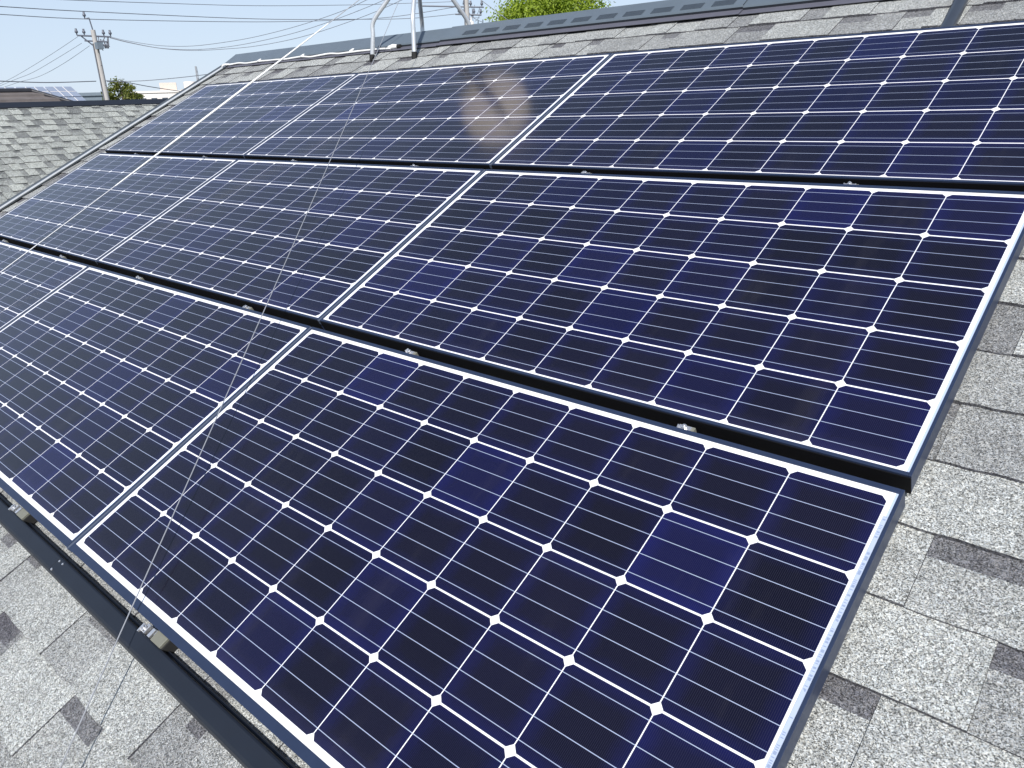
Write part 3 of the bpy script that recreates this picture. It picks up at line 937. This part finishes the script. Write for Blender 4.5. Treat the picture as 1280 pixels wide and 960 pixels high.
LINES = [
 ('overhead power line, uppermost of the three crossing above the first pole', .016,
    [(-30.94, 7.75, 10.53), (-33.62, 12.42, 10.91), (-34.97, 16.82, 11.18), (-34.69, 21.46, 11.31), (-33.64, 26.46, 11.53), (-32.47, 29.42, 11.67), (-30.85, 31.15, 11.69)]),
 ('overhead power line, middle of the three crossing above the first pole', .019,
    [(-30.96, 7.69, 10.26), (-32.01, 9.44, 10.36), (-33.74, 13.46, 10.54), (-34.73, 21.39, 10.73), (-33.69, 26.40, 10.85), (-32.51, 29.38, 10.93), (-30.63, 31.37, 11.10)]),
 ('overhead power line, lowest of the three, passing the first pole top', .018,
    [(-32.91, 8.15, 10.22), (-33.94, 9.98, 10.30), (-35.15, 13.98, 10.41), (-35.59, 21.90, 10.69), (-34.16, 26.77, 10.89), (-33.00, 29.13, 11.08), (-31.29, 31.56, 11.48)]),
 ('sagging wire, highest of three strung between the two poles', .014,
    [(-39.62, 16.25, 10.14), (-38.94, 16.83, 9.91), (-37.81, 17.84, 9.65), (-36.63, 18.86, 9.58), (-35.31, 19.83, 9.68), (-33.94, 20.77, 9.86), (-32.07, 21.82, 10.20), (-30.16, 22.78, 10.64), (-28.55, 23.23, 11.03), (-25.88, 24.04, 11.88)]),
 ('sagging wire, middle of three strung between the two poles', .014,
    [(-39.60, 16.31, 10.09), (-38.94, 16.82, 9.86), (-37.82, 17.82, 9.54), (-36.64, 18.84, 9.42), (-35.32, 19.80, 9.46), (-33.96, 20.74, 9.63), (-32.09, 21.79, 9.94), (-30.18, 22.76, 10.39), (-28.00, 23.90, 11.05), (-25.42, 24.54, 11.78)]),
 ('sagging wire, lowest of three strung between the two poles', .014,
    [(-39.60, 16.30, 10.07), (-38.94, 16.82, 9.84), (-37.82, 17.82, 9.53), (-36.65, 18.83, 9.38), (-35.33, 19.79, 9.38), (-33.97, 20.72, 9.45), (-32.11, 21.77, 9.69), (-30.20, 22.73, 10.09), (-28.02, 23.88, 10.72), (-24.94, 25.04, 11.70)]),
 ('thin wire sloping down from the outer end of the first crossarm', .011,
    [(-40.12, 15.00, 10.12), (-42.37, 14.71, 9.62), (-44.65, 14.22, 9.04), (-46.93, 13.66, 8.48), (-50.26, 12.93, 7.88)]),
 ('thin wire sloping down from the first crossarm, between two others', .011,
    [(-40.08, 15.11, 9.84), (-42.40, 14.63, 9.26), (-44.67, 14.15, 8.73), (-46.88, 13.83, 8.44), (-50.27, 12.91, 7.79)]),
 ('thin wire sloping down from the first pole shaft, lowest of its three', .011,
    [(-39.97, 15.41, 9.73), (-42.29, 14.93, 9.07), (-44.57, 14.46, 8.57), (-46.83, 13.97, 8.32), (-50.27, 12.90, 7.75)]),
 ('thick dark cable reaching the first pole above the tiled roof', .026,
    [(-36.92, 8.62, 8.13), (-38.41, 10.75, 8.11), (-39.27, 12.95, 8.07), (-39.98, 15.37, 8.14)]),
 ('dark cable dropping from the first pole over the small tree', .026,
    [(-39.81, 15.79, 8.15), (-41.31, 17.39, 8.12), (-43.64, 19.54, 7.99), (-46.73, 22.37, 7.86), (-51.12, 26.98, 7.61)]),
 ('dark cable rising from the first pole towards the verge', .018,
    [(-39.80, 15.82, 8.11), (-38.31, 16.77, 8.08), (-36.79, 17.65, 8.13), (-34.24, 18.25, 8.21), (-31.29, 19.35, 8.43)]),
]
for lab, r, pts in LINES:
    m = MB(); m.tube(catmull(pts, 6), r * 0.8, 6)
    tag(m.build('power_line', M_CABLE), lab, 'power line', 'overhead lines behind the houses')

# ------------------------------------------------------------------ trees
def tree(label, x, y, base_z, top_z, rad, n_clump, n_leaf, size, mat, seed, group):
    r = random.Random(seed)
    t = bpy.data.objects.new('leafy_tree', None); COL.objects.link(t)
    t.location = (x, y, 0); tag(t, label, 'tree', group)
    hz = (top_z - base_z) / 2; cz = (top_z + base_z) / 2
    m = MB()
    m.tube([(0, 0, 0), (.1, .05, base_z * .5), (0, 0, base_z + hz * .5)], [.25, .19, .10], 10)
    clumps = []
    for i in range(n_clump):
        while True:
            p = Vector((r.uniform(-1, 1), r.uniform(-1, 1), r.uniform(-1, 1)))
            if .30 < p.length < 1: break
        p = p.normalized() * (p.length ** .55) * r.uniform(.82, 1.04)
        clumps.append((Vector((p.x * rad, p.y * rad, cz + p.z * hz)), r.uniform(.55, 1.25), r.uniform(0, .55)))
    for c, s, k in clumps[::6]:
        st = Vector((0, 0, base_z * .75 + r.uniform(0, .8)))
        m.tube([st, st.lerp(c, .5) + Vector((0, 0, .15)), c], [.07, .045, .015], 6)
    m.build('trunk', M_BARK, t)
    lf = MB()
    cr = rad * .23
    for c, s, k in clumps:
        for j in range(n_leaf):
            d = Vector((r.gauss(0, 1), r.gauss(0, 1), r.gauss(0, .75))) * cr * .52 * s
            p = c + d
            nrm = (Vector((r.uniform(-1, 1), r.uniform(-1, 1), r.uniform(-.1, 1.2))) + d.normalized() * .8).normalized()
            a = nrm.orthogonal().normalized()
            ang = r.uniform(0, 6.28)
            a = (Matrix.Rotation(ang, 3, nrm) @ a)
            b = nrm.cross(a)
            L = size * r.uniform(.6, 1.3); w = L * .42
            lf.face([p - a * L, p + b * w, p + a * L, p - b * w], 0, min(1, max(0, k + r.uniform(0, .45))))
    lf.build('crown', mat, t)
    return t
tree('broad bright green tree rising behind the louvred ridge', -16.8, 22.15, 6.6, 10.42, 2.05, 300, 150, .062, M_LEAF, 3, None)
tree('small rounded tree beside the first utility pole', -48.8, 20.25, 6.2, 8.45, 1.12, 70, 70, .09, M_LEAF2, 8, None)
